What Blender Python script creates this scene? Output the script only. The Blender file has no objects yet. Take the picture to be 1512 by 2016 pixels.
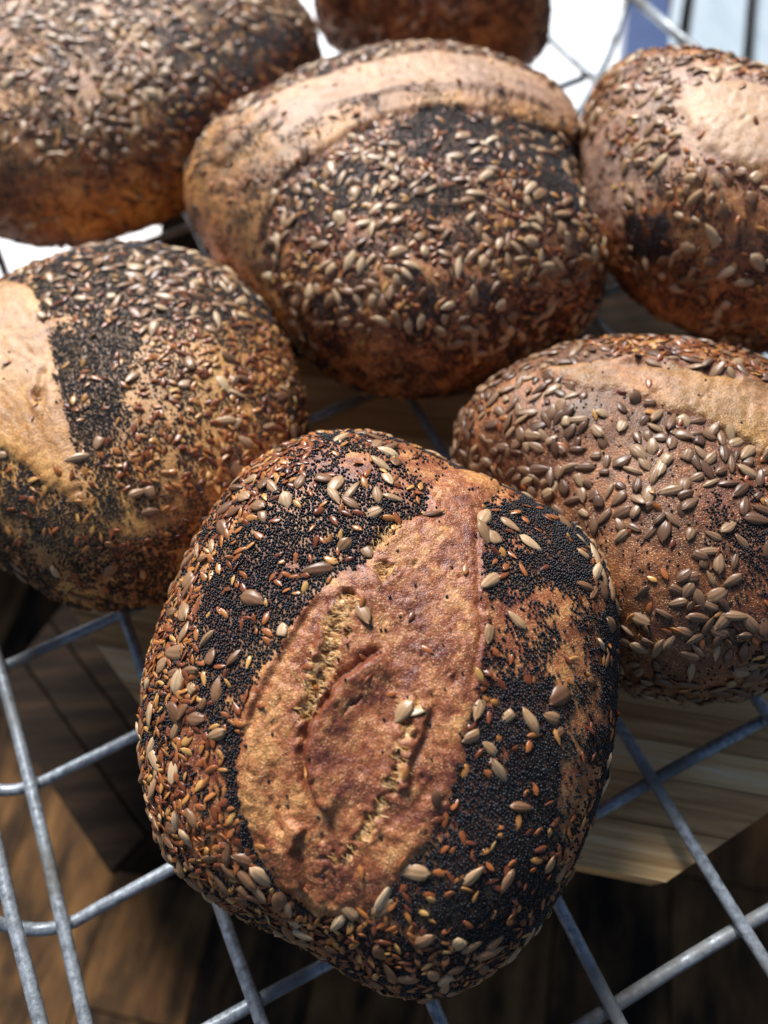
import bpy, math, random
import numpy as np
from mathutils import Vector, Matrix
from mathutils.bvhtree import BVHTree

random.seed(4)
RNG = np.random.default_rng(11)
sc = bpy.context.scene
C = sc.collection

# ------------------------------------------------------------------ camera
CAM = np.array([0.0, 0.0, 0.45303317599312787])
RIGHT = np.array([0.9927328, -0.10587317, -0.05720534])
DOWN = np.array([-0.12033943, -0.87339426, -0.47191195])
FWD = np.array([0.0, 0.47536653, -0.87978785])
FPX = 1515.0
DOWN = np.cross(FWD, RIGHT); DOWN /= np.linalg.norm(DOWN)
RIGHT = np.cross(DOWN, FWD)
cd = bpy.data.cameras.new("camera")
cam = bpy.data.objects.new("camera", cd)
C.objects.link(cam)
cam.matrix_world = Matrix(((RIGHT[0], -DOWN[0], -FWD[0], CAM[0]),
                           (RIGHT[1], -DOWN[1], -FWD[1], CAM[1]),
                           (RIGHT[2], -DOWN[2], -FWD[2], CAM[2]),
                           (0, 0, 0, 1)))
cd.sensor_fit = 'VERTICAL'
cd.sensor_height = 36.0
cd.lens = FPX / 2016 * 36.0
cd.clip_start = 0.01
cd.clip_end = 60
cd.dof.use_dof = True
cd.dof.focus_distance = 0.35
cd.dof.aperture_fstop = 3.8
sc.camera = cam

# ------------------------------------------------------------------ light
SUN_EL, SUN_AZ = 45.0, -12.0          # azimuth from +Y towards +X
w = bpy.data.worlds.new("World")
sc.world = w
w.use_nodes = True
nt = w.node_tree
bg = nt.nodes['Background']
sky = nt.nodes.new('ShaderNodeTexSky')
sky.sky_type = 'NISHITA'
sky.sun_disc = False
sky.sun_elevation = math.radians(SUN_EL)
sky.sun_rotation = math.radians(SUN_AZ)
nt.links.new(sky.outputs[0], bg.inputs[0])
bg.inputs[1].default_value = 0.05
sd = bpy.data.lights.new("sun", 'SUN')
sd.energy = 4.6
sd.angle = math.radians(22)
sd.color = (1.0, 0.985, 0.965)
sun = bpy.data.objects.new("sun", sd)
C.objects.link(sun)
dv = Vector((math.sin(math.radians(SUN_AZ)) * math.cos(math.radians(SUN_EL)),
             math.cos(math.radians(SUN_AZ)) * math.cos(math.radians(SUN_EL)),
             math.sin(math.radians(SUN_EL))))
sun.rotation_euler = dv.to_track_quat('Z', 'Y').to_euler()
sc.view_settings.view_transform = 'Standard'
sc.view_settings.look = 'None'
sc.view_settings.exposure = 0.66
sc.view_settings.gamma = 1.0
sc.render.engine = 'CYCLES'
sc.cycles.use_denoising = True
sc.cycles.max_bounces = 5
sc.cycles.diffuse_bounces = 2


# ------------------------------------------------------------------ helpers
def at(px, py, z):
    """world point at height z that the photograph shows at pixel px, py"""
    d = ((px - 756) / FPX) * RIGHT + ((py - 1008) / FPX) * DOWN + FWD
    return CAM + (z - CAM[2]) / d[2] * d


def proj(X):
    q = X - CAM
    dz = q @ FWD
    return np.stack([756 + FPX * (q @ RIGHT) / dz, 1008 + FPX * (q @ DOWN) / dz], -1), dz


def tag(o, label=None, cat=None, group=None, kind=None):
    if label: o['label'] = label
    if cat: o['category'] = cat
    if group: o['group'] = group
    if kind: o['kind'] = kind
    return o


def empty(name, loc, parent=None):
    o = bpy.data.objects.new(name, None)
    o.empty_display_size = 0.02
    o.location = loc
    C.objects.link(o)
    if parent: o.parent = parent
    return o


def np_mesh(name, V, F, smooth=True):
    """V (n,3), F (m,k) with k = 3 or 4"""
    me = bpy.data.meshes.new(name)
    V = np.ascontiguousarray(V, dtype=np.float32)
    F = np.ascontiguousarray(F, dtype=np.int32)
    m, k = F.shape
    me.vertices.add(len(V)); me.vertices.foreach_set('co', V.ravel())
    me.loops.add(m * k); me.loops.foreach_set('vertex_index', F.ravel())
    me.polygons.add(m)
    me.polygons.foreach_set('loop_start', np.arange(m, dtype=np.int32) * k)
    me.polygons.foreach_set('use_smooth', np.full(m, smooth))
    me.update(calc_edges=True)
    return me


def link(name, me, mat, parent=None):
    o = bpy.data.objects.new(name, me)
    C.objects.link(o)
    if mat and not me.materials: me.materials.append(mat)
    if parent: o.parent = parent
    return o


_T = RNG.random((32, 32, 32))


def vnoise(P, scale, seed=0):
    """smooth value noise 0..1"""
    Q = P * scale + np.array([seed * 7.13, seed * 3.71, seed * 5.39])
    i = np.floor(Q).astype(int)
    f = Q - i
    f = f * f * (3 - 2 * f)
    i &= 31
    j = (i + 1) & 31
    x0, y0, z0 = i.T; x1, y1, z1 = j.T
    fx, fy, fz = f.T
    a = _T[x0, y0, z0] * (1 - fx) + _T[x1, y0, z0] * fx
    b = _T[x0, y1, z0] * (1 - fx) + _T[x1, y1, z0] * fx
    c = _T[x0, y0, z1] * (1 - fx) + _T[x1, y0, z1] * fx
    d = _T[x0, y1, z1] * (1 - fx) + _T[x1, y1, z1] * fx
    return (a * (1 - fy) + b * fy) * (1 - fz) + (c * (1 - fy) + d * fy) * fz


def fnoise(P, scale, octv=3, seed=0):
    s = 0; a = 1; t = 0
    for o in range(octv):
        s = s + a * vnoise(P, scale * 2 ** o, seed + o); t += a; a *= .5
    return s / t


def ico(sub):
    import bmesh
    bm = bmesh.new(); bmesh.ops.create_icosphere(bm, subdivisions=sub, radius=1)
    V = np.array([v.co[:] for v in bm.verts]); F = np.array([[v.index for v in f.verts] for f in bm.faces]); bm.free()
    return V, F


def sstep(a, b, x):
    t = np.clip((x - a) / (b - a), 0, 1)
    return t * t * (3 - 2 * t)


# ------------------------------------------------------------------ materials
def new_mat(name):
    m = bpy.data.materials.new(name)
    m.use_nodes = True
    return m, m.node_tree, m.node_tree.nodes['Principled BSDF']


def N(nt, t, **kw):
    n = nt.nodes.new(t)
    for k, v in kw.items():
        setattr(n, k, v)
    return n


def ramp(nt, fac, stops):
    r = N(nt, 'ShaderNodeValToRGB')
    e = r.color_ramp.elements
    while len(e) < len(stops): e.new(0.5)
    for x, (p, c) in zip(e, stops):
        x.position = p
        x.color = (c[0], c[1], c[2], 1) if len(c) == 3 else c
    nt.links.new(fac, r.inputs[0])
    return r.outputs[0]


def noise(nt, vec, scale, detail=3, rough=.55):
    n = N(nt, 'ShaderNodeTexNoise')
    n.inputs['Scale'].default_value = scale
    n.inputs['Detail'].default_value = detail
    n.inputs['Roughness'].default_value = rough
    nt.links.new(vec, n.inputs['Vector'])
    return n.outputs[0]


def mixc(nt, fac, a, b, mode='MIX'):
    n = N(nt, 'ShaderNodeMix', data_type='RGBA', blend_type=mode)
    for s, v in ((0, fac), (6, a), (7, b)):
        if isinstance(v, (int, float)): n.inputs[s].default_value = v
        elif isinstance(v, tuple): n.inputs[s].default_value = (*v, 1)
        else: nt.links.new(v, n.inputs[s])
    return n.outputs[2]


def math_(nt, op, a, b=None, clamp=False):
    n = N(nt, 'ShaderNodeMath', operation=op, use_clamp=clamp)
    for s, v in ((0, a), (1, b)):
        if v is None: continue
        if isinstance(v, (int, float)): n.inputs[s].default_value = v
        else: nt.links.new(v, n.inputs[s])
    return n.outputs[0]


def bump(nt, h, strength, dist, prev=None):
    b = N(nt, 'ShaderNodeBump')
    b.inputs['Strength'].default_value = strength
    b.inputs['Distance'].default_value = dist
    nt.links.new(h, b.inputs['Height'])
    if prev is not None: nt.links.new(prev, b.inputs['Normal'])
    return b.outputs[0]


def crust_material(name, dark, mid, light, gold=(.66, .36, .10)):
    """attribute crust: R = torn crumb, G = baked lip, B = golden blush"""
    m, nt, p = new_mat(name)
    tc = N(nt, 'ShaderNodeTexCoord').outputs['Object']
    at_ = N(nt, 'ShaderNodeAttribute', attribute_name='crust')
    sep = N(nt, 'ShaderNodeSeparateColor')
    nt.links.new(at_.outputs['Color'], sep.inputs[0])
    big = noise(nt, tc, 32, 4, .6)
    midn = noise(nt, tc, 160, 4, .65)
    fine = noise(nt, tc, 900, 3, .6)
    mixn = math_(nt, 'ADD', math_(nt, 'MULTIPLY', big, .6), math_(nt, 'MULTIPLY', midn, .4))
    base = ramp(nt, mixn, [(.38, dark), (.5, mid), (.62, light)])
    base = mixc(nt, math_(nt, 'MULTIPLY', sep.outputs[2], .8), base, gold)
    # fine fermentation blisters: pale dots
    vor = N(nt, 'ShaderNodeTexVoronoi')
    vor.inputs['Scale'].default_value = 950
    nt.links.new(tc, vor.inputs['Vector'])
    dots = ramp(nt, vor.outputs['Distance'], [(.14, (1, 1, 1)), (.40, (0, 0, 0))])
    sp = math_(nt, 'MULTIPLY', dots, ramp(nt, midn, [(.44, (.06, .06, .06)), (.6, (.9, .9, .9))]))
    base = mixc(nt, sp, base, (.84, .54, .27))
    fr = ramp(nt, fine, [(.36, (.45, .45, .45)), (.62, (1.3, 1.3, 1.3))])
    base = mixc(nt, .8, base, fr, 'MULTIPLY')
    fa = N(nt, 'ShaderNodeAttribute', attribute_name='pale_sheen').outputs['Fac']
    base = mixc(nt, math_(nt, 'MULTIPLY', fa, ramp(nt, midn, [(.3, (.35, .35, .35)), (.6, (.95, .95, .95))])), base, (.60, .44, .35))  # sky sheen painted into the crust as a pale tint on smooth upper bands
    ch = N(nt, 'ShaderNodeAttribute', attribute_name='char').outputs['Fac']
    base = mixc(nt, math_(nt, 'MULTIPLY', ch, .5), base, (.035, .018, .012))  # crust colour darker where poppy seeds lie densely
    base = mixc(nt, math_(nt, 'MULTIPLY', sep.outputs[1], .8), base, (.17, .038, .014))
    # torn crumb fibres, straw coloured
    torn = ramp(nt, noise(nt, tc, 420, 3, .6), [(.3, (.24, .085, .03)), (.5, (.58, .30, .11)), (.68, (.86, .60, .30))])
    base = mixc(nt, sep.outputs[0], base, torn)
    nt.links.new(base, p.inputs['Base Color'])
    r = ramp(nt, midn, [(.3, (.28, .28, .28)), (.7, (.52, .52, .52))])
    nt.links.new(r, p.inputs['Roughness'])
    p.inputs['Specular IOR Level'].default_value = .55
    b = bump(nt, midn, .32, .0009)
    b = bump(nt, dots, .5, .0004, b)
    b = bump(nt, fine, .8, .0006, b)
    nt.links.new(b, p.inputs['Normal'])
    return m


def seed_material(name, stops, rough, striate=0, spec=.5, scale=300):
    m, nt, p = new_mat(name)
    oi = N(nt, 'ShaderNodeObjectInfo').outputs['Random']
    gi = N(nt, 'ShaderNodeNewGeometry').outputs['Random Per Island']
    rnd = math_(nt, 'FRACT', math_(nt, 'ADD', oi, gi))
    tc = N(nt, 'ShaderNodeTexCoord').outputs['Object']
    geo = N(nt, 'ShaderNodeNewGeometry').outputs['Position']
    n1 = noise(nt, geo, scale, 3, .6)
    f = math_(nt, 'ADD', math_(nt, 'MULTIPLY', rnd, .75), math_(nt, 'MULTIPLY', n1, .25), True)
    col = ramp(nt, f, stops)
    uv = N(nt, 'ShaderNodeAttribute', attribute_name='seedco')
    if striate:
        s = N(nt, 'ShaderNodeSeparateXYZ'); nt.links.new(uv.outputs['Vector'], s.inputs[0])
        wv = math_(nt, 'SINE', math_(nt, 'ADD', math_(nt, 'MULTIPLY', s.outputs[1], striate), math_(nt, 'MULTIPLY', n1, 3.0)))
        wv = math_(nt, 'ADD', math_(nt, 'MULTIPLY', wv, .5), .5)
        col = mixc(nt, math_(nt, 'MULTIPLY', wv, .17), col, (.10, .065, .04))
        nt.links.new(bump(nt, wv, .35, .0003), p.inputs['Normal'])
    nt.links.new(col, p.inputs['Base Color'])
    p.inputs['Roughness'].default_value = rough
    p.inputs['Specular IOR Level'].default_value = spec
    return m


M = {}
M['crust_front'] = crust_material('crust_front', (.14, .036, .024), (.33, .105, .038), (.58, .27, .09))
M['crust_left'] = crust_material('crust_left', (.18, .055, .020), (.44, .165, .042), (.70, .35, .095))
M['crust_mid'] = crust_material('crust_mid', (.085, .020, .012), (.26, .068, .022), (.60, .25, .07))
M['crust_right'] = crust_material('crust_right', (.045, .010, .007), (.125, .029, .014), (.33, .105, .036))
M['sunflower'] = seed_material('sunflower', [(.0, (.09, .034, .016)), (.28, (.20, .095, .043)), (.58, (.36, .21, .105)), (.86, (.56, .39, .225)), (1, (.80, .65, .44))], .40, 9)
M['sunflower_toasted'] = seed_material('sunflower_toasted', [(.0, (.060, .026, .015)), (.35, (.15, .075, .040)), (.7, (.26, .15, .08)), (1, (.46, .31, .17))], .38, 9)
M['flax'] = seed_material('flax', [(.0, (.085, .022, .010)), (.4, (.19, .052, .018)), (.75, (.34, .11, .03)), (1, (.48, .21, .055))], .30, 0, .5)
M['flax_golden'] = seed_material('flax_golden', [(.0, (.26, .085, .02)), (.5, (.42, .18, .045)), (1, (.60, .36, .11))], .32, 0, .6)
M['crumb'] = seed_material('crumb', [(.0, (.50, .21, .06)), (.4, (.80, .45, .14)), (1, (.97, .76, .42))], .5, 0, .4)
M['poppy'] = seed_material('poppy', [(.0, (.003, .0035, .005)), (.6, (.008, .009, .013)), (.88, (.022, .024, .032)), (1, (.09, .075, .065))], .40, 0, .38)


def plain(name, stops, scale, rough=.6, stretch=(1, 1, 1), metallic=0, bmp=.3, bdist=.001, per_obj=.0, spec=.5, rot=0):
    m, nt, p = new_mat(name)
    tc = N(nt, 'ShaderNodeTexCoord').outputs['Object']
    mp = N(nt, 'ShaderNodeMapping')
    mp.inputs['Scale'].default_value = stretch
    mp.inputs['Rotation'].default_value = (0, 0, rot)
    nt.links.new(tc, mp.inputs['Vector'])
    oi = N(nt, 'ShaderNodeObjectInfo').outputs['Random']
    va = N(nt, 'ShaderNodeVectorMath', operation='ADD')
    nt.links.new(mp.outputs[0], va.inputs[0])
    sv = math_(nt, 'MULTIPLY', oi, 9.0)
    cx = N(nt, 'ShaderNodeCombineXYZ')
    for i in range(3): nt.links.new(sv, cx.inputs[i])
    nt.links.new(cx.outputs[0], va.inputs[1])
    n1 = noise(nt, va.outputs[0], scale, 5, .62)
    f = math_(nt, 'ADD', math_(nt, 'MULTIPLY', n1, 1 - per_obj), math_(nt, 'MULTIPLY', oi, per_obj))
    nt.links.new(ramp(nt, f, stops), p.inputs['Base Color'])
    p.inputs['Roughness'].default_value = rough
    p.inputs['Metallic'].default_value = metallic
    p.inputs['Specular IOR Level'].default_value = spec
    nt.links.new(bump(nt, n1, bmp, bdist), p.inputs['Normal'])
    return m


WOOD_ANG = math.atan2(-.29, .95)
M['wire_'] = plain('wire', [(.35, (.16, .18, .19)), (.5, (.34, .37, .40)), (.65, (.52, .56, .60))], 120, .42, metallic=.55, bmp=.6, bdist=.0008)
def wire_material():
    m, nt, p = new_mat('wire')
    tc = N(nt, 'ShaderNodeTexCoord').outputs['Object']
    n1 = noise(nt, tc, 260, 4, .65)
    n2 = noise(nt, tc, 22, 3, .6)
    base = ramp(nt, n1, [(.32, (.13, .14, .15)), (.5, (.26, .29, .32)), (.68, (.42, .46, .50))])
    grime = ramp(nt, math_(nt, 'ADD', math_(nt, 'MULTIPLY', n2, .75), math_(nt, 'MULTIPLY', n1, .25)), [(.50, (0, 0, 0)), (.60, (1, 1, 1))])
    base = mixc(nt, math_(nt, 'MULTIPLY', grime, .7), base, (.055, .045, .03))
    nt.links.new(base, p.inputs['Base Color'])
    nt.links.new(math_(nt, 'SUBTRACT', .35, math_(nt, 'MULTIPLY', grime, .33)), p.inputs['Metallic'])
    nt.links.new(math_(nt, 'ADD', .36, math_(nt, 'MULTIPLY', grime, .3)), p.inputs['Roughness'])
    nt.links.new(bump(nt, n1, .35, .0007), p.inputs['Normal'])
    return m


M['wire'] = wire_material()
M['stave'] = plain('stave', [(.25, (.30, .15, .05)), (.42, (.62, .36, .14)), (.58, (.84, .56, .26)), (.78, (.95, .80, .56))], 16, .6, stretch=(.6, 16, 6), per_obj=.26)
M['floor'] = plain('floor', [(.36, (.012, .008, .006)), (.46, (.045, .025, .012)), (.60, (.13, .064, .024)), (.80, (.27, .145, .055))], 11, .8, spec=.12, stretch=(1, 3.2, 1), per_obj=.16)
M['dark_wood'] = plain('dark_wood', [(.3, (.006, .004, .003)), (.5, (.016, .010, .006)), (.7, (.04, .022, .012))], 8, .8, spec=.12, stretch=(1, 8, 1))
M['joint'] = plain('joint', [(.3, (.006, .005, .004)), (.7, (.02, .014, .01))], 10, .9)
M['white'] = plain('white', [(.3, (.80, .82, .84)), (.7, (.88, .89, .90))], 6, .5, bmp=.05)
M['navy'] = plain('navy', [(.3, (.015, .035, .11)), (.7, (.03, .07, .19))], 9, .4)
M['pale'] = plain('pale', [(.3, (.26, .33, .38)), (.7, (.42, .49, .54))], 9, .6, stretch=(6, 1, 1), per_obj=.3)

# ------------------------------------------------------------------ setting: floor
FZ = -0.36


def prism(poly, z0, z1, bev=.0):
    """polygon in world xy to a closed prism (V, faces as lists)"""
    P = np.array(poly, float)
    a = 0.5 * np.sum(P[:, 0] * np.roll(P[:, 1], -1) - np.roll(P[:, 0], -1) * P[:, 1])
    if a < 0: P = P[::-1]
    n = len(P)
    if bev > 0:
        c = P.mean(0)
        d = P - c
        Q = c + d * (1 - bev / np.maximum(np.linalg.norm(d, axis=1, keepdims=True), 1e-6) * 1.4)
        rings = [(P, z0), (P, z1 - bev), (Q, z1)]
    else:
        rings = [(P, z0), (P, z1)]
    V = [(x, y, z) for R, z in rings for x, y in R]
    F = []
    for r in range(len(rings) - 1):
        for i in range(n):
            j = (i + 1) % n
            F.append((r * n + i, r * n + j, (r + 1) * n + j, (r + 1) * n + i))
    F.append(tuple(range(n - 1, -1, -1)))
    F.append(tuple((len(rings) - 1) * n + i for i in range(n)))
    return V, F


def poly_obj(name, V, F, mat, parent=None, origin=(0, 0, 0)):
    o3 = np.array(origin, float)
    me = bpy.data.meshes.new(name)
    me.from_pydata([tuple(np.array(v) - o3) for v in V], [], F)
    me.update()
    ob = link(name, me, mat, parent)
    ob.location = tuple(o3)
    return ob


def clip_poly(poly, nrm, d):
    """keep the side nrm . p <= d"""
    out = []
    for i in range(len(poly)):
        a, b = np.array(poly[i], float), np.array(poly[(i + 1) % len(poly)], float)
        fa, fb = a @ nrm - d, b @ nrm - d
        if fa <= 0: out.append(a)
        if fa * fb < 0: out.append(a + (b - a) * fa / (fa - fb))
    return out


def rect(c, u, hw, hl):
    u = np.array(u) / np.linalg.norm(u); v = np.array([-u[1], u[0]]); c = np.array(c)
    return [c - u * hl - v * hw, c + u * hl - v * hw, c + u * hl + v * hw, c - u * hl + v * hw]


fl = poly_obj('floor', *prism([(-9, -6), (9, -6), (9, 14), (-9, 14)], FZ - .05, FZ - .004), M['joint'])
tag(fl, 'dark brown wooden parquet floor far below the wire rack', None, kind='structure')
pu = at(365, 2016, FZ)[:2] - at(425, 1780, FZ)[:2]
pu = pu / np.linalg.norm(pu); pv = np.array([-pu[1], pu[0]])
org = at(425, 1780, FZ)[:2]
PW, PL = .105, .62
first = None
for i in range(-8, 9):
    for j in range(-2, 3):
        c = org + pv * (i + .5) * PW + pu * (j * PL + (i % 3) * PL / 3)
        dz = random.uniform(0, .0015)
        V, F = prism(rect((0, 0), (1, 0), PW / 2 - .0007, PL / 2 - .0007), -.0035, dz, .0008)
        ob = poly_obj('plank', V, F, M['floor'], fl)
        ob.location = (c[0], c[1], FZ); ob.rotation_euler = (0, 0, math.atan2(pu[1], pu[0]))

# ------------------------------------------------------------------ octagonal butcher-block stool under the rack
TZ = -.028
A0 = at(150, 1215, TZ)[:2]; A1 = at(400, 1560, TZ)[:2]; A2 = at(1310, 1738, TZ)[:2]; A3 = at(1512, 1600, TZ)[:2]
A3 = A2 + (A3 - A2) * 2.2
su = (A2 - A1) / np.linalg.norm(A2 - A1); sv = np.array([-su[1], su[0]])
A0 = A1 + (A0 - A1) * 1.15
top_poly = [A0, A1, A2, A3, A3 + sv * .16, A3 + sv * .26 - su * .07, A0 + sv * .22 + su * .06, A0 + sv * .10]
st = empty('wooden_stool', (A1[0] + su[0] * .17 + sv[0] * .15, A1[1] + su[1] * .17 + sv[1] * .15, FZ))
tag(st, 'octagonal butcher block stool of pale striped staves under the wire rack', 'stool')
sl = np.array(st.location)
SWID = .0235
d0 = min(np.array(p) @ sv for p in top_poly); d1 = max(np.array(p) @ sv for p in top_poly)
k = 0
d = d0
while d < d1:
    wdt = SWID * random.uniform(.8, 1.25)
    q = clip_poly(top_poly, sv, min(d + wdt, d1) - .0003)
    q = clip_poly(q, -sv, -(d + .0003))
    if len(q) >= 3:
        V, F = prism(q, TZ - .035, TZ - random.uniform(0, .0006))
        cc = np.mean(q, 0)
        V = [((np.array(v[:2]) - cc) @ su, (np.array(v[:2]) - cc) @ sv, v[2] - TZ) for v in V]
        me = bpy.data.meshes.new('stave'); me.from_pydata(V, [], F); me.update()
        ob = link('stave', me, M['stave'], st)
        ob.location = (cc[0] - sl[0], cc[1] - sl[1], TZ - FZ)
        ob.rotation_euler = (0, 0, math.atan2(su[1], su[0]))
    d += wdt
cc = np.mean(top_poly, 0)
apr = [tuple(cc + (np.array(p) - cc) * .86 - sl[:2]) for p in top_poly]
V, F = prism(apr, TZ - .036 - .05 - FZ, TZ - .0355 - FZ)
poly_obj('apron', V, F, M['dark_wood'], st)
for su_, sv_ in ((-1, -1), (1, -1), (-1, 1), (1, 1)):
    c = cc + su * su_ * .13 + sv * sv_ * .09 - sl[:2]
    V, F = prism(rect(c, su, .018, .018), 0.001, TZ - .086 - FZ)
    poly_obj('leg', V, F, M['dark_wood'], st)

LZ = -.16
q = [at(*p, LZ)[:2] for p in ((215, 1722), (-20, 1372), (150, 1150), (420, 1500))]
lb = empty('wooden_box', (*np.mean(q, 0), FZ))
tag(lb, 'dark brown wooden box on the floor under the left loaf', 'box')
lo = np.array([*np.mean(q, 0), FZ]); qm = np.mean(q, 0)
V, F = prism([qm + (p - qm) * .97 for p in q], FZ + .001, LZ - .0125)
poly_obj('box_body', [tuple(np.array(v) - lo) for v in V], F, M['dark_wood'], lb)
nrm = (q[0] - q[1]) / np.linalg.norm(q[0] - q[1]); nrm = np.array([-nrm[1], nrm[0]])
ds = [p @ nrm for p in q]
for i in range(3):
    a_ = min(ds) + (max(ds) - min(ds)) * i / 3; b_ = min(ds) + (max(ds) - min(ds)) * (i + 1) / 3
    qq = clip_poly(clip_poly(q, nrm, b_ - .001), -nrm, -a_ - .001)
    V, F = prism(qq, LZ - .012, LZ - .0008 * i, .001)
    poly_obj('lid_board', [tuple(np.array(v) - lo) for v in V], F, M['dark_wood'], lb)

# ------------------------------------------------------------------ white table, dark crate, navy box, pale boards behind
WZ = -.16
wt = empty('white_table', (0, 1.0, FZ))
tag(wt, 'sunlit white table standing behind the loaves and the wire rack', 'table')
V, F = prism([(-1.6, .62), (-.30, .42), (.2, .50), (.36, .44), (at(1222, 60, WZ)[0], at(1222, 60, WZ)[1]), (at(1235, -160, WZ)[0], at(1235, -160, WZ)[1]), (-1.6, 2.4)], WZ - .03, WZ)
poly_obj('table_top', [(x, y - 1.0, z - FZ) for x, y, z in V], F, M['white'], wt)
for x, y in ((-1.5, .75), (-.25, .55), (.15, 1.2), (-1.5, 2.2)):
    V, F = prism(rect((x, y - 1.0), (1, 0), .02, .02), .001, WZ - .031 - FZ)
    poly_obj('leg', V, F, M['white'], wt)

cr = empty('dark_crate', (.06, .43, FZ))
tag(cr, 'dark stained wooden crate in shadow beneath the middle loaf', 'crate')
cx0, cx1, cy0, cy1 = at(314, 470, -.06)[0], .30, .325, .66
cz1 = -.06
for zz in (FZ + .002, FZ + .104, FZ + .206):
    for (x0, y0, x1, y1) in ((cx0, cy0, cx1, cy0 + .012), (cx0, cy1 - .012, cx1, cy1), (cx0, cy0 + .013, cx0 + .012, cy1 - .013), (cx1 - .012, cy0 + .013, cx1, cy1 - .013)):
        V, F = prism([(x0, y0), (x1, y0), (x1, y1), (x0, y1)], zz, zz + .088)
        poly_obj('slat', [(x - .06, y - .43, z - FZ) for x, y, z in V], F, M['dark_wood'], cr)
for i in range(4):
    w_ = (cy1 - cy0) / 4
    V, F = prism([(cx0, cy0 + i * w_ + .002), (cx1, cy0 + i * w_ + .002), (cx1, cy0 + (i + 1) * w_ - .002), (cx0, cy0 + (i + 1) * w_ - .002)], cz1 - .014, cz1, .001)
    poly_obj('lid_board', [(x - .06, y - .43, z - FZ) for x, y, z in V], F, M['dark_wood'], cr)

NZ = -.10
q = [at(1228, 130, NZ)[:2], at(1318, 130, NZ)[:2], at(1316, -80, NZ)[:2], at(1246, -80, NZ)[:2]]
nb = empty('navy_box', (*np.mean(q, 0), FZ))
tag(nb, 'navy blue box standing between the white table and the pale boards', 'box')
no = np.array([*np.mean(q, 0), FZ])
V, F = prism(q, FZ + .001, NZ - .012)
poly_obj('box_body', [tuple(np.array(v) - no) for v in V], F, M['navy'], nb)
qm = np.mean(q, 0)
V, F = prism([qm + (p - qm) * 1.03 for p in q], NZ - .0118, NZ, .003)
poly_obj('box_lid', [tuple(np.array(v) - no) for v in V], F, M['navy'], nb)

pb = empty('board_deck', (.8, 1.1, FZ))
tag(pb, 'pale blue grey weathered boards with dark gaps behind the top right loaf', 'deck')
BZ = -.30
e0 = (1352, 0); e1 = (1338, 90)
g0 = [at(1357, 0, BZ)[:2], at(1340, 120, BZ)[:2]]
g1 = [at(1484, 0, BZ)[:2], at(1440, 120, BZ)[:2]]
bu = (g0[0] - g0[1]); bu /= np.linalg.norm(bu)
bvv = np.array([bu[1], -bu[0]])
bw = abs((g1[0] - g0[0]) @ bvv)
for i in range(-1, 6):
    x0 = bw * i + .010 if i >= 0 else -bw * .25
    x1 = bw * (i + 1) - .010
    c = g0[0] + bvv * (x0 + x1) / 2
    V, F = prism(rect(c, bu, abs(x1 - x0) / 2, .75), BZ - .022, BZ, .002)
    poly_obj('board', [(x - .8, y - 1.1, z - FZ) for x, y, z in V], F, M['pale'], pb)
for s in (-.45, .45):
    c = g0[0] + bvv * bw * 2.3 + bu * s
    V, F = prism(rect(c, bvv, .03, bw * 3.4), FZ + .001, BZ - .0225)
    poly_obj('bearer', [(x - .8, y - 1.1, z - FZ) for x, y, z in V], F, M['dark_wood'], pb)

# ------------------------------------------------------------------ wire rack
GO = np.array([-0.25198968524283233, 0.17262740645451824])
GA = np.array([0.07518141837632493, 0.02734509701800294])
GB = np.array([0.02734509701800294, -0.07518141837632493])
WR = .0035


def tube(pts, r, sides=10):
    P = np.array(pts, float)
    n = len(P)
    T = np.gradient(P, axis=0); T /= np.linalg.norm(T, axis=1, keepdims=True)
    up = np.array([0, 0, 1.]); S = np.cross(T, up); S /= np.linalg.norm(S, axis=1, keepdims=True)
    U = np.cross(S, T)
    a = np.arange(sides) / sides * 2 * math.pi
    V = P[:, None] + r * (np.cos(a)[None, :, None] * S[:, None] + np.sin(a)[None, :, None] * U[:, None])
    V = V.reshape(-1, 3)
    F = []
    for i in range(n - 1):
        for j in range(sides):
            k = (j + 1) % sides
            F.append((i * sides + j, i * sides + k, (i + 1) * sides + k, (i + 1) * sides + j))
    F.append(tuple(range(sides))[::-1]); F.append(tuple((n - 1) * sides + j for j in range(sides)))
    return V, F


def smooth_path(pts, m=6):
    P = [np.array(p, float) for p in pts]
    P = [2 * P[0] - P[1]] + P + [2 * P[-1] - P[-2]]
    out = []
    for i in range(1, len(P) - 2):
        for t in np.arange(m) / m:
            a, b, c, d = P[i - 1:i + 3]
            out.append(.5 * ((2 * b) + (-a + c) * t + (2 * a - 5 * b + 4 * c - d) * t * t + (-a + 3 * b - 3 * c + d) * t ** 3))
    out.append(P[-2])
    return out


rk = empty('wire_rack', (0, .35, 0))
tag(rk, 'galvanised wire mesh rack carrying all the seeded loaves', 'rack')


def wire(pts, r=WR, name='wire'):
    V, F = tube(pts, r)
    V = V - np.array([0, .35, 0])
    me = bpy.data.meshes.new(name); me.from_pydata([tuple(v) for v in V], [], F)
    me.polygons.foreach_set('use_smooth', [True] * len(F)); me.update()
    return link(name, me, M['wire'], rk)


def gp(a, b, z):
    p = GO + GA * a + GB * b
    return (p[0], p[1], z)


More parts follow.
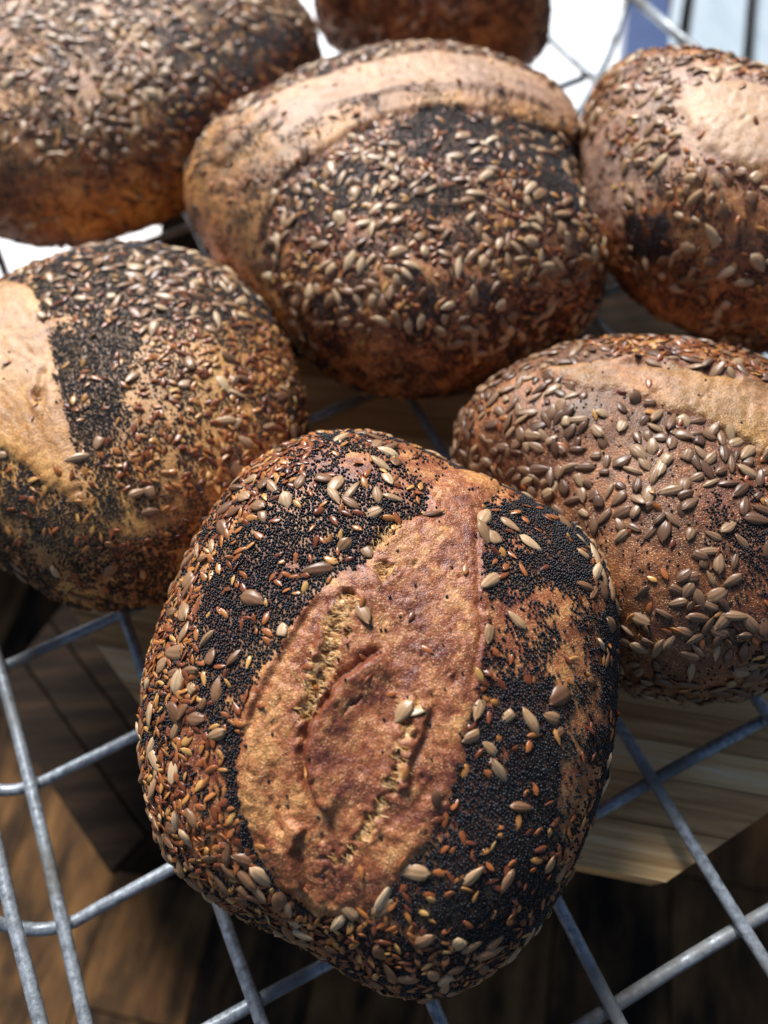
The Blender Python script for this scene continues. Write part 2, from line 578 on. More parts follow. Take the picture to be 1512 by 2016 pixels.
for a in range(0, 9):
    pts = [gp(a + .012 * math.sin(b * 1.7 + a), b, -WR) for b in np.linspace(-5, 6, 40)]
    wire(pts)
for b in range(-5, 7):
    pts = [gp(a, b + .012 * math.sin(a * 1.9 + b), -3 * WR + .0004) for a in np.linspace(0, 8, 34)]
    z0 = pts[0][2]
    if b >= 0:
        q0 = np.array(pts[0]); g = -GA * 1.0; h = -GB * 1.0
        left = [(q0[0] + g[0] * s + h[0] * t, q0[1] + g[1] * s + h[1] * t, z0 + zz) for s, t, zz in
                ((.62, .42, .060), (.55, .34, .034), (.42, .22, .012), (.22, .07, .001))]
        pts = smooth_path(left + pts[:3], 5) + pts[3:]
    wire(pts)
WV, WF = [], []
iv, if_ = ico(1)
for a in range(0, 9):
    for b in range(-5, 7):
        c = np.array(gp(a + .012 * math.sin(b * 1.7 + a), b + .012 * math.sin(a * 1.9 + b), -2 * WR)) - np.array([0, .35, 0])
        base_ = sum(len(x) for x in WV)
        WV.append(c + iv * np.array([WR * 1.45, WR * 1.45, WR * 1.1]) * random.uniform(.85, 1.1)); WF.append(if_ + base_)
wo = link('welds', np_mesh('welds', np.concatenate(WV), np.concatenate(WF)), M['wire'], rk)
wo['kind'] = 'stuff'
# the next long wire stands higher, on the turned-up edge
wire([at(-60, 1440, .034), at(0, 1695, .034), at(22, 1795, .034), at(86, 2040, .034), at(110, 2140, .034)], .0034)
# far rim of the rack
wire(smooth_path([at(1252, -60, .01), at(1232, 10, .006), at(1200, 105, -.002), at(1150, 205, -.006), at(1110, 260, -.006)], 6), .0040, 'rim_wire')
wire([at(1225, -25, .012), at(1345, 78, .012), at(1420, 140, .012), at(1700, 380, .012)], .0046, 'rim_wire')

# ------------------------------------------------------------------ seeds
def drop_mesh(name, L, W, T, sides, rings, tip, trunc=0, ridge=0, seed=0):
    """teardrop grain lying along x, flat side down"""
    rg = np.random.default_rng(seed)
    ts = np.linspace(0, 1 - trunc, rings)
    V = []; CO = []
    for i, t in enumerate(ts):
        # profile: blunt at t = 0, pointed at t = 1
        w_ = (math.sin(math.pi * min(t, 1) ** tip) ** .72) if 0 < t < 1 else 0.0
        if t == 0: w_ = .02
        if trunc and i == rings - 1: w_ = max(w_, .3)
        for j in range(sides):
            a = 2 * math.pi * j / sides
            rr = 1 + ridge * math.cos(3 * a) + rg.uniform(-.04, .04)
            y = W / 2 * w_ * math.cos(a) * rr
            z = T / 2 * w_ * math.sin(a) * rr
            z = z * (1.0 if z > 0 else .7)
            V.append((L * (t - .5) + rg.uniform(-.01, .01) * L, y + .06 * W * math.sin(t * 3 + seed), z))
            CO.append((t, math.cos(a) * w_, math.sin(a)))
    F = []
    for i in range(rings - 1):
        for j in range(sides):
            k = (j + 1) % sides
            F.append((i * sides + j, i * sides + k, (i + 1) * sides + k, (i + 1) * sides + j))
    V.append((-L / 2 - .01 * L, 0, 0)); CO.append((0, 0, 0))
    V.append((V[(rings - 1) * sides][0] + (.02 * L if not trunc else 0), 0, 0)); CO.append((1, 0, 0))
    n0 = rings * sides
    T3 = [(n0, (j + 1) % sides, j) for j in range(sides)] + [(n0 + 1, (rings - 1) * sides + j, (rings - 1) * sides + (j + 1) % sides) for j in range(sides)]
    tri = []
    for f in F: tri += [(f[0], f[1], f[2]), (f[0], f[2], f[3])]
    tri += T3
    return np.array(V), np.array(tri)[:, ::-1], np.array(CO)


def seed_mesh(name, geo, mat):
    V, F, CO = geo
    me = np_mesh(name, V, F)
    a = me.attributes.new('seedco', 'FLOAT_VECTOR', 'POINT')
    a.data.foreach_set('vector', CO.astype(np.float32).ravel())
    me.materials.append(mat)
    return me


SUN_G = [drop_mesh('s', .0128, .0066, .0044, 9, 7, .78, seed=1, ridge=.05),
         drop_mesh('s', .0140, .0060, .0042, 9, 7, .72, seed=2, ridge=.07),
         drop_mesh('s', .0116, .0070, .0042, 9, 7, .80, seed=3, ridge=.06),
         drop_mesh('s', .0132, .0056, .0044, 9, 7, .85, seed=4, ridge=.04),
         drop_mesh('s', .0125, .0064, .0038, 9, 6, .75, trunc=.38, seed=5, ridge=.08)]
FLAX_G = [drop_mesh('f', .0068, .0033, .0017, 8, 6, .80, seed=11),
          drop_mesh('f', .0062, .0030, .0016, 8, 6, .70, seed=12),
          drop_mesh('f', .0072, .0031, .0017, 8, 6, .90, seed=13)]
SEED_ME = {
    'sunflower': [seed_mesh('sunflower_seed', g, M['sunflower']) for g in SUN_G],
    'sunflower_toasted': [seed_mesh('sunflower_seed', g, M['sunflower_toasted']) for g in SUN_G],
    'flax': [seed_mesh('flax_seed', g, M['flax']) for g in FLAX_G],
    'flax_golden': [seed_mesh('flax_seed', g, M['flax_golden']) for g in FLAX_G],
}


ICO1 = ico(1)
OCT = (np.array([(1.12, 0, 0), (-1.12, 0, 0), (0, 1.12, 0), (0, -1.12, 0), (0, 0, 1.12), (0, 0, -1.12)]),
       np.array([(0, 2, 4), (2, 1, 4), (1, 3, 4), (3, 0, 4), (2, 0, 5), (1, 2, 5), (3, 1, 5), (0, 3, 5)]))

# ------------------------------------------------------------------ loaves
NB = 36
LOAVES = {}
BVH_V, BVH_F = [], []


class Loaf:
    def __init__(s, ctr, tab, zc, c1, lift=0, tilt=0, seed=0, nexp=2.5):
        t = np.fft.rfft(np.array(tab)); t[13:] = 0
        s.tab = np.fft.irfft(t, NB * 8 // 8) if False else np.array(tab)
        s.fc = t / NB
        s.ctr = np.array([ctr[0], ctr[1], lift]); s.zc, s.c1 = zc, c1
        s.tilt = math.radians(tilt); s.seed = seed; s.nexp = nexp
        s.R = float(np.mean(tab))
        c = s.ctr + np.array([0, 0, zc + .2 * c1])
        v = CAM - c; v /= np.linalg.norm(v)
        # pole of the chart in the untilted frame
        ct, st = math.cos(-s.tilt), math.sin(-s.tilt)
        v = np.array([v[0], v[1] * ct - v[2] * st, v[1] * st + v[2] * ct])
        s.pole = v
        e = np.cross([0, 0, 1.], v); s.e1 = e / np.linalg.norm(e); s.e2 = np.cross(v, s.e1)

    def dirs(s, U):
        """chart disk coordinates (n,2), |U| <= 1, to unit directions"""
        r = np.clip(np.linalg.norm(U, axis=1), 1e-9, 1)
        th = 2 * np.arcsin(r)
        k = (np.sin(th) / r)[:, None]
        return np.cos(th)[:, None] * s.pole + k * (U[:, :1] * s.e1 + U[:, 1:] * s.e2)

    def radius(s, az):
        r = np.full(az.shape, s.fc[0].real)
        for k in range(1, 13):
            r = r + 2 * (s.fc[k].real * np.cos(k * az) - s.fc[k].imag * np.sin(k * az))
        return r

    def shape(s, d):
        az = np.arctan2(d[:, 1], d[:, 0])
        q = (np.abs(d[:, 0] ** 2 + d[:, 1] ** 2) ** (s.nexp / 2) + np.abs(d[:, 2]) ** s.nexp) ** (-1 / s.nexp)
        x, y, z = (d * q[:, None]).T
        rr = s.radius(az)
        Z = np.where(z > 0, z * s.c1, z * s.zc)
        y = y * rr; x = x * rr
        ct, st = math.cos(s.tilt), math.sin(s.tilt)
        return np.stack([x, y * ct - Z * st, y * st + Z * ct + s.zc], 1)      # relative to ctr


def disk_grid(n):
    a = np.linspace(-1, 1, n)
    X, Y = np.meshgrid(a, a)
    X = X.ravel(); Y = Y.ravel()
    big = np.abs(X) > np.abs(Y)
    with np.errstate(divide='ignore', invalid='ignore'):
        r = np.where(big, X, Y)
        ph = np.where(big, math.pi / 4 * np.where(X == 0, 0, Y / np.where(X == 0, 1, X)),
                      math.pi / 2 - math.pi / 4 * np.where(Y == 0, 0, X / np.where(Y == 0, 1, Y)))
    U = np.stack([r * np.cos(ph), r * np.sin(ph)], 1)
    I = np.arange(n * n).reshape(n, n)
    F = np.stack([I[:-1, :-1], I[:-1, 1:], I[1:, 1:], I[1:, :-1]], -1).reshape(-1, 4)
    return U, F


def normals(V, F):
    nf = np.cross(V[F[:, 2]] - V[F[:, 0]], V[F[:, 3]] - V[F[:, 1]])
    n = np.zeros_like(V)
    for k in range(4):
        for c in range(3):
            n[:, c] += np.bincount(F[:, k], nf[:, c], len(V))
    n /= np.maximum(np.linalg.norm(n, axis=1, keepdims=True), 1e-12)
    return n


def seg_dist(U, poly, closed=False):
    """distance, side sign and arc parameter to a polyline in chart units"""
    P = np.array(poly)
    m = len(P) if closed else len(P) - 1
    best = np.full(len(U), 1e9); side = np.zeros(len(U)); par = np.zeros(len(U))
    for i in range(m):
        a, b = P[i], P[(i + 1) % len(P)]
        e = b - a; L = e @ e + 1e-12
        t = np.clip(((U - a) @ e) / L, 0, 1)
        w_ = U - a - t[:, None] * e
        d = np.hypot(w_[:, 0], w_[:, 1])
        k = d < best
        best = np.where(k, d, best)
        side = np.where(k, np.sign(e[0] * w_[:, 1] - e[1] * w_[:, 0]), side)
        par = np.where(k, (i + t) / m, par)
    return best, side, par


def inside(U, poly):
    P = np.array(poly)
    x, y = U[:, 0], U[:, 1]
    c = np.zeros(len(U), bool)
    j = len(P) - 1
    for i in range(len(P)):
        xi, yi = P[i]; xj, yj = P[j]
        if yi != yj:
            k = ((yi > y) != (yj > y)) & (x < (xj - xi) * (y - yi) / (yj - yi) + xi)
            c ^= k
        j = i
    return c


def make_loaf(key, lf, n, mat, label, feats, regions, default, sunmat='sunflower', golden=.25, part_cap=(300, 300), pop_fine=False, lump=.0022, blush=None, pale_sheen=()):
    """feats: relief on the crust; regions: (pixel polygon, poppy cover, flax / cm2, sunflower / cm2)"""
    U, F = disk_grid(n)
    D = lf.dirs(U)
    V = lf.shape(D)
    Wd = V + lf.ctr
    nr = normals(V, F)
    if np.mean(np.sum(nr * D, 1)) < 0:
        F = F[:, ::-1]; nr = -nr
    px, dz = proj(Wd)
    facing = np.sum(nr * (CAM - Wd), 1) > 0
    CH = U * 2 * lf.R                                     # chart in metres
    vis = np.where(facing)[0]

    def chart(pl):
        out = []
        for q in pl:
            dd = (px[vis, 0] - q[0]) ** 2 + (px[vis, 1] - q[1]) ** 2
            j = vis[np.argmin(dd)]
            c_ = CH[j].copy()
            if dd.min() > 15 ** 2:                       # off the visible outline: push outwards
                c_ = c_ * (1 + .0009 * math.sqrt(dd.min()))
            out.append(c_)
        return out

    sd_ = lf.seed * 13
    h = (fnoise(Wd, 14, 2, sd_) - .5) * lump * 2.2 + (fnoise(Wd, 45, 2, sd_ + 3) - .5) * lump * .9
    lip = np.zeros(len(U)); torn = np.zeros(len(U)); bare = np.zeros(len(U)); gold = np.zeros(len(U)) if blush is None else blush * np.ones(len(U))
    gold = gold * fnoise(Wd, 22, 2, sd_ + 5)
    wob = (fnoise(Wd, 120, 3, sd_ + 7) - .5)
    TEARS = []
    for ft in feats:
        kind, pl = ft[0], chart(ft[1])
        o = ft[2]
        if kind == 'band':
            d, s_, _ = seg_dist(CH, pl, True)
            ins = inside(CH, pl)
            sd = np.where(ins, d, -d) + wob * o.get('wob', .003)
            h += o['h'] * sstep(-o.get('w', .002) * .4, o.get('w', .002), sd)
            lip = np.maximum(lip, .38 * np.exp(-((sd - .0003) / .0008) ** 2))
            if o.get('dip'): h -= o['dip'] * np.exp(-((sd + .0015) / .0016) ** 2)
            bare = np.maximum(bare, sstep(-.0005, .001, sd))
            gold = np.maximum(gold, o.get('gold', 0) * sstep(-.001, .003, sd) * fnoise(Wd, 40, 3, sd_ + 8) * 1.5)
        elif kind == 'ridge':                            # a lifted lip: slow on one side, sheer on the other
            d, s_, t = seg_dist(CH, pl)
            fade = sstep(0, .07, t) * sstep(1, .90, t)
            dd = d * s_ + wob * .002
            wa, wb = o.get('wa', .008), o.get('wb', .0012)
            pr = np.where(dd > 0, np.exp(-(dd / wa) ** 2), np.exp(-(dd / wb) ** 2))
            h += o['h'] * pr * fade * (d < .05)
            h -= o.get('under', .4) * o['h'] * np.exp(-((dd + wb * 2) / (wb * 1.3)) ** 2) * fade
            lip = np.maximum(lip, o.get('lip', .8) * np.exp(-((dd + wb * .3) / .0015) ** 2) * fade)
        elif kind == 'groove':
            d, s_, t = seg_dist(CH, pl)
            fade = sstep(0, .15, t) * sstep(1, .85, t)
            h -= o['h'] * np.exp(-((d + wob * .003) / o.get('w', .002)) ** 2) * fade
        elif kind == 'torn':                             # ragged open tear with crumb strands
            d, s_, _ = seg_dist(CH, pl, True)
            ins = inside(CH, pl)
            sd = np.where(ins, d, -d) + (wob + .8 * (vnoise(Wd, 480, sd_ + 19) - .5)) * .0075
            k = sstep(-.0003, .0015, sd)
            ax = np.array(pl[0]) - np.array(pl[len(pl) // 2]); ax /= np.linalg.norm(ax)
            Q = np.stack([CH @ ax * 2300 + 2 * vnoise(Wd, 300, sd_ + 18), (CH @ np.array([-ax[1], ax[0]])) * 260, np.zeros(len(CH))], 1)
            fib = fnoise(Q, 1.0, 2, sd_ + 21)
            cell = vnoise(Wd, 650, sd_ + 9)
            h -= k * (o['h'] * .6 + o['h'] * 1.1 * sstep(.56, .30, fib) + o['h'] * .35 * sstep(.6, .85, cell))
            TEARS.append((np.where(sd > .0002)[0], np.array([-ax[1], ax[0]])))
            torn = np.maximum(torn, k * (.35 + .6 * sstep(.36, .56, fib)))
            h += o['h'] * .22 * np.exp(-((sd + .0012) / .0014) ** 2)
            lip = np.maximum(lip, np.exp(-((sd + .0010) / .0010) ** 2) * .8)
    ST = np.stack([CH[:, 0] * 330 + CH[:, 1] * 90, CH[:, 1] * 70, np.zeros(len(CH))], 1)
    h += (fnoise(ST, 1.0, 3, sd_ + 15) - .5) * .0009 * bare
    cr_ = 1 - np.abs(2 * fnoise(Wd + .004 * wob[:, None], 75, 3, sd_ + 23) - 1)
    ck = sstep(.955, .995, cr_) * bare * sstep(.5, .62, fnoise(Wd, 30, 2, sd_ + 24))
    h -= ck * .0005; lip = np.maximum(lip, ck * .4)
    # blister relief
    h += (vnoise(Wd, 420, sd_ + 2) - .5) * .0005 * (.4 + bare) + (fnoise(Wd, 190, 2, sd_ + 4) - .5) * .0007 * (.3 + bare)
    pits = fnoise(Wd, 260, 2, sd_ + 6)
    h -= sstep(.72, .84, pits) * .0014 * bare
    V = V + nr * h[:, None]
    loc = lf.ctr
    root = empty('bread_loaf', tuple(loc))
    tag(root, label, 'bread', 'seeded bread loaves on the wire rack')
    me = np_mesh('crust', V, F)
    ca = me.attributes.new('crust', 'FLOAT_COLOR', 'POINT')
    ca.data.foreach_set('color', np.stack([torn, np.clip(lip * (.5 + fnoise(Wd, 200, 2, sd_ + 16)), 0, 1), np.clip(gold, 0, 1), np.ones(len(U))], 1).astype(np.float32).ravel())
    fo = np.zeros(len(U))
    for pl, amt in pale_sheen:
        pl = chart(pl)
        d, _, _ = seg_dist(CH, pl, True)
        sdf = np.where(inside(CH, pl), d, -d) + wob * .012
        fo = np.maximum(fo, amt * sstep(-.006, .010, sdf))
    fa_ = me.attributes.new('pale_sheen', 'FLOAT', 'POINT')
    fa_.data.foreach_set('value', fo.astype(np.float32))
    link('crust', me, mat, root)

    # crumb strands that bridge the tears
    SV, SF = [], []
    rs = np.random.default_rng(7 + lf.seed)
    for idx, perp in TEARS:
        if len(idx) < 20: continue
        cell_a = (2 * lf.R * 2 / n) ** 2
        m = int(len(idx) * cell_a / 2.0e-6)
        for i in rs.choice(idx, m):
            g = perp + rs.normal(0, .38, 2); g /= np.linalg.norm(g)
            L_ = rs.uniform(.0014, .0048)
            u = (CH[i][None] + g[None] * (np.linspace(-.5, .5, 5) * L_)[:, None]) / (2 * lf.R)
            dd_ = lf.dirs(u)
            off_ = h[i] + .0003 + np.sin(np.linspace(0, np.pi, 5)) * rs.uniform(.0001, .0010)
            P_ = lf.shape(dd_) + nr[i] * off_[:, None]
            rad = rs.uniform(.00006, .00015)
            T_ = P_[-1] - P_[0]; T_ /= np.linalg.norm(T_) + 1e-9
            S_ = np.cross(T_, nr[i])
            ring = [(S_ * math.cos(a) + nr[i] * math.sin(a)) * rad for a in (0, 2.09, 4.19)]
            b_ = len(SV) * 15
            SV.append(np.array([p + q for p in P_ for q in ring]))
            for q in range(4):
                for c in range(3):
                    e = (c + 1) % 3
                    SF.append((b_ + q * 3 + c, b_ + q * 3 + e, b_ + q * 3 + 3 + e)); SF.append((b_ + q * 3 + c, b_ + q * 3 + 3 + e, b_ + q * 3 + 3 + c))
    if SV:
        so = link('crumb_strands', np_mesh('crumb_strands', np.concatenate(SV), np.array(SF)), M['crumb'], root)
        so['kind'] = 'stuff'

    # density maps in chart space
    pop = np.full(len(U), default[0]); fx = np.full(len(U), default[1]); sn = np.full(len(U), default[2])
    CJ = CH + np.stack([fnoise(Wd, 60, 2, sd_ + 31) - .5, fnoise(Wd, 60, 2, sd_ + 32) - .5], 1) * .016
    for pl, a, b, c_ in regions:
        k = inside(CJ, chart(pl))
        pop[k], fx[k], sn[k] = a, b, c_
    lim = (1 - bare)
    pop = np.where(bare > .5, np.minimum(pop, default[3] if len(default) > 3 else .02), pop)
    cn = np.clip(fnoise(Wd, 38, 2, sd_ + 51) * 2.6 - .5, .15, 1.6); cf = np.clip(fnoise(Wd, 50, 2, sd_ + 52) * 2.6 - .4, .2, 1.6)
    pop = np.where((bare > .5) & (fo > .3), .01, pop)
    fx = fx * lim * cf + bare * .12; sn = sn * lim * cn + bare * .022
    low = sstep(-.95, -.6, nr[:, 2])
    pop, fx, sn = pop * low, fx * low, sn * low
    nr2 = normals(V, F)
    Wn = V + lf.ctr
    FA = V[F]
    area = np.linalg.norm(np.cross(FA[:, 2] - FA[:, 0], FA[:, 3] - FA[:, 1]), axis=1) / 2
    cum = np.cumsum(area); tot = cum[-1]
    rg = np.random.default_rng(100 + lf.seed)
    taken = {}

    def sample(dens_v, per_m2, mind, ntry, grid, avoid=None):
        """dart throwing; dens_v 0..1 acceptance at vertices"""
        wf = area * dens_v[F].mean(1)
        if avoid is not None: wf = wf * avoid
        cm = np.cumsum(wf)
        if cm[-1] <= 0: return np.zeros((0, 3)), np.zeros((0, 3))
        m = min(int(cm[-1] * per_m2), ntry)
        fi = np.searchsorted(cm, rg.random(m) * cm[-1])
        fi = np.minimum(fi, len(F) - 1)
        a, b = rg.random((2, m))
        f = F[fi]
        w00, w10, w11, w01 = (1 - a) * (1 - b), a * (1 - b), a * b, (1 - a) * b
        W4 = np.stack([w00, w10, w11, w01], 1)
        P = np.sum(V[f] * W4[..., None], 1)
        NN = np.sum(nr2[f] * W4[..., None], 1)
        NN /= np.linalg.norm(NN, axis=1, keepdims=True)
        cell = mind
        K = np.floor(P / cell).astype(int)
        out = []
        m2 = mind * mind
        for i in range(len(P)):
            kx, ky, kz = K[i]
            p = P[i]
            ok = True
            for x in (kx - 1, kx, kx + 1):
                for y in (ky - 1, ky, ky + 1):
                    for z in (kz - 1, kz, kz + 1):
                        for q in grid.get((x, y, z), ()):
                            if (q[0] - p[0]) ** 2 + (q[1] - p[1]) ** 2 + (q[2] - p[2]) ** 2 < m2:
                                ok = False; break
                        if not ok: break
                    if not ok: break
                if not ok: break
            if ok:
                grid.setdefault((kx, ky, kz), []).append(tuple(p)); out.append(i)
        return P[out], NN[out]

    # sunflower, then flax, then poppy
    sP, sN = sample(sn / 4.0, 40000, .0048, 60000, {})
    fP, fN = sample(fx / 10.0, 120000, .0024, 90000, {})
    # flax must not sit inside a sunflower seed
    def far(P, Q, r):
        if not len(Q) or not len(P): return np.ones(len(P), bool)
        g = {}
        for i, q in enumerate(Q): g.setdefault(tuple(np.floor(q / r).astype(int)), []).append(q)
        res = np.ones(len(P), bool)
        for i, p in enumerate(P):
            kx, ky, kz = np.floor(p / r).astype(int)
            for x in (kx - 1, kx, kx + 1):
                for y in (ky - 1, ky, ky + 1):
                    for z in (kz - 1, kz, kz + 1):
                        for q in g.get((x, y, z), ()):
                            if np.sum((p - q) ** 2) < r * r: res[i] = False
        return res
    k = far(fP, sP, .0030); fP, fN = fP[k], fN[k]
    cl = fnoise(Wn, 95, 3, sd_ + 41)
    cl = (cl - .5) * 1.9 + .5
    soft = sstep(.88, .68, pop)
    pk = default[4] if len(default) > 4 else .07
    pdens = np.clip(((1 - soft) * sstep(-.16, .16, pop - cl) + soft * sstep(-.34, .40, pop - cl) * .8) * (pop > 0.001) * np.clip(pop * 1.5, 0, 1) + .012 * (pop > .01), 0, 1) * (1 - (1 - pk) * bare)
    pr = .00073 if pop_fine else .00068
    gap = pr * 1.30
    ca_ = me.attributes.new('char', 'FLOAT', 'POINT')
    ca_.data.foreach_set('value', np.clip((pdens - .25) * 1.5 * (1 - bare), 0, 1).astype(np.float32))
    LOAVES[key] = dict(lf=lf, root=root, sP=sP, sN=sN, fP=fP, fN=fN, sunmat=sunmat, golden=golden, cap=part_cap, rg=rg)
    seenf = (np.sum(nr2[F[:, 0]] * (CAM - Wn[F[:, 0]]), 1) / np.linalg.norm(CAM - Wn[F[:, 0]], axis=1) > -.3) & (px[F[:, 0], 0] > -200) & (px[F[:, 0], 0] < 1700) & (px[F[:, 0], 1] > -150)
    pP, pN = sample(pdens, 2.6e6, gap, 230000 if pop_fine else 110000, {}, seenf)
    # cull poppies that nothing could see: those facing away from the open side
    wp = pP + lf.ctr
    fc = np.sum(pN * (CAM - wp), 1) / np.linalg.norm(CAM - wp, axis=1)
    uv, dz_ = proj(wp)
    inf = (uv[:, 0] > -260) & (uv[:, 0] < 1770) & (uv[:, 1] > -200) & (uv[:, 1] < 2200)
    k = (fc > (-.12 if pop_fine else -.05)) & inf
    pP, pN = pP[k], pN[k]
    IV, IF = ICO1 if pop_fine else OCT
    rads = pr * rg.uniform(.78, 1.15, len(pP))
    off = rg.uniform(.1, .75, len(pP)) * pr
    B = (pP + pN * off[:, None])[:, None] + IV[None] * rads[:, None, None] * rg.uniform(.85, 1.1, (len(pP), 1, 3))
    FF = (IF[None] + (np.arange(len(pP)) * len(IV))[:, None, None]).reshape(-1, 3)
    pm = np_mesh('poppy_seeds', B.reshape(-1, 3), FF)
    po = link('poppy_seeds', pm, M['poppy'], root)
    po['kind'] = 'stuff'
    # coarse copy for the visibility test
    U2, F2 = disk_grid(64)
    W2 = lf.shape(lf.dirs(U2)) + lf.ctr
    b = len(BVH_V)
    BVH_V.extend(map(tuple, W2)); BVH_F.extend([tuple(int(q) + b for q in f) for f in F2])
    print(key, 'sun', len(sP), 'flax', len(fP), 'poppy', len(pP))


def frames(P, NN, rg, tiltdeg=14, align=None):
    n = len(P)
    ang = rg.random(n) * 2 * math.pi
    ref = np.where(np.abs(NN[:, 2:3]) < .9, np.array([[0, 0, 1.]]), np.array([[1., 0, 0]]))
    t1 = np.cross(NN, ref); t1 /= np.linalg.norm(t1, axis=1, keepdims=True)
    t2 = np.cross(NN, t1)
    X = t1 * np.cos(ang)[:, None] + t2 * np.sin(ang)[:, None]
    tl = np.radians(rg.normal(0, tiltdeg, n))[:, None]
    Nn = NN * np.cos(tl) + X * np.sin(tl)
    X = X * np.cos(tl) - NN * np.sin(tl)
    rl = np.radians(rg.normal(0, tiltdeg * 1.3, n))[:, None]
    Y = np.cross(Nn, X)
    Y2 = Y * np.cos(rl) + Nn * np.sin(rl)
    N2 = Nn * np.cos(rl) - Y * np.sin(rl)
    return X, Y2, N2


def place_seeds():
    bvh = BVHTree.FromPolygons(BVH_V, BVH_F)
    cv = Vector(CAM)
    for key, L in LOAVES.items():
        lf, root, rg = L['lf'], L['root'], L['rg']
        for kind, P, NN, cap in (('sunflower_seed', L['sP'], L['sN'], L['cap'][0]), ('flax_seed', L['fP'], L['fN'], L['cap'][1])):
            if not len(P): continue
            n = len(P)
            Wp = P + lf.ctr
            uv, dz = proj(Wp)
            vd = CAM - Wp; dist = np.linalg.norm(vd, axis=1)
            face = np.sum(NN * vd, 1) / dist
            inf = (uv[:, 0] > 4) & (uv[:, 0] < 1508) & (uv[:, 1] > 4) & (uv[:, 1] < 2012)
            score = np.where(inf, .3 + face, -5) / dist
            ok = np.zeros(n, bool)
            for i in np.where((face > .05) & inf)[0]:
                p = Vector(Wp[i] + NN[i] * .006)
                d = cv - p
                hit = bvh.ray_cast(p, d.normalized(), d.length)
                ok[i] = hit[0] is None
            score = np.where(ok, score, score - 20)
            order = np.argsort(-score)
            order = [i for i in order if score[i] > 0][:cap]
            asobj = set(order)
            sunk = kind == 'sunflower_seed'
            X, Y, Z = frames(P, NN, rg, 9 if sunk else 13)
            S = rg.uniform(.72, 1.12, n) * (.9 if key == 'right' else 1) if sunk else rg.uniform(.75, 1.15, n)
            SY = rg.uniform(.74, 1.16, n); SZ = rg.uniform(.5, .85, n)
            Y = Y * SY[:, None]; Z = Z * SZ[:, None]
            geos = SUN_G if sunk else FLAX_G
            if sunk: keys = [L['sunmat']] * n
            else: keys = ['flax_golden' if g < L['golden'] else 'flax' for g in rg.random(n)]
            var = np.where(rg.random(n) < .2, len(geos) - 1, rg.integers(0, len(geos) - 1, n)) if sunk else rg.integers(0, len(geos), n)
            lift = (.0006 if sunk else .0006)
            O = P + NN * (lift * rg.uniform(.6, 1.3, n))[:, None]
            rest = {}
            for i in range(n):
                if i in asobj:
                    ob = bpy.data.objects.new(kind, SEED_ME[keys[i]][var[i]])
                    s = S[i]
                    ob.matrix_basis = Matrix(((X[i][0] * s, Y[i][0] * s, Z[i][0] * s, O[i][0]),
                                              (X[i][1] * s, Y[i][1] * s, Z[i][1] * s, O[i][1]),
                                              (X[i][2] * s, Y[i][2] * s, Z[i][2] * s, O[i][2]), (0, 0, 0, 1)))
                    ob.parent = root
                    C.objects.link(ob)
                else:
                    if face[i] < -.15 or uv[i, 0] < -300 or uv[i, 0] > 1812 or uv[i, 1] < -300: continue
                    rest.setdefault(keys[i], []).append(i)
            # the rest: one joined part
            VV, FF, CC, MI = [], [], [], []
            base = 0
            mats = []
            for kk, idx in rest.items():
                mats.append(M[kk])
                for i in idx:
                    gv, gf, gc = geos[var[i]]
                    q = O[i] + S[i] * (gv[:, :1] * X[i] + gv[:, 1:2] * Y[i] + gv[:, 2:] * Z[i])
                    VV.append(q); FF.append(gf + base); CC.append(gc); MI.append(np.full(len(gf), len(mats) - 1))
                    base += len(gv)
            if VV:
                me = np_mesh(kind + 's', np.concatenate(VV), np.concatenate(FF))
                a = me.attributes.new('seedco', 'FLOAT_VECTOR', 'POINT')
                a.data.foreach_set('vector', np.concatenate(CC).astype(np.float32).ravel())
                for m_ in mats: me.materials.append(m_)
                me.polygons.foreach_set('material_index', np.concatenate(MI).astype(np.int32))
                o = link(kind + 's', me, None, root)
                o['kind'] = 'stuff'


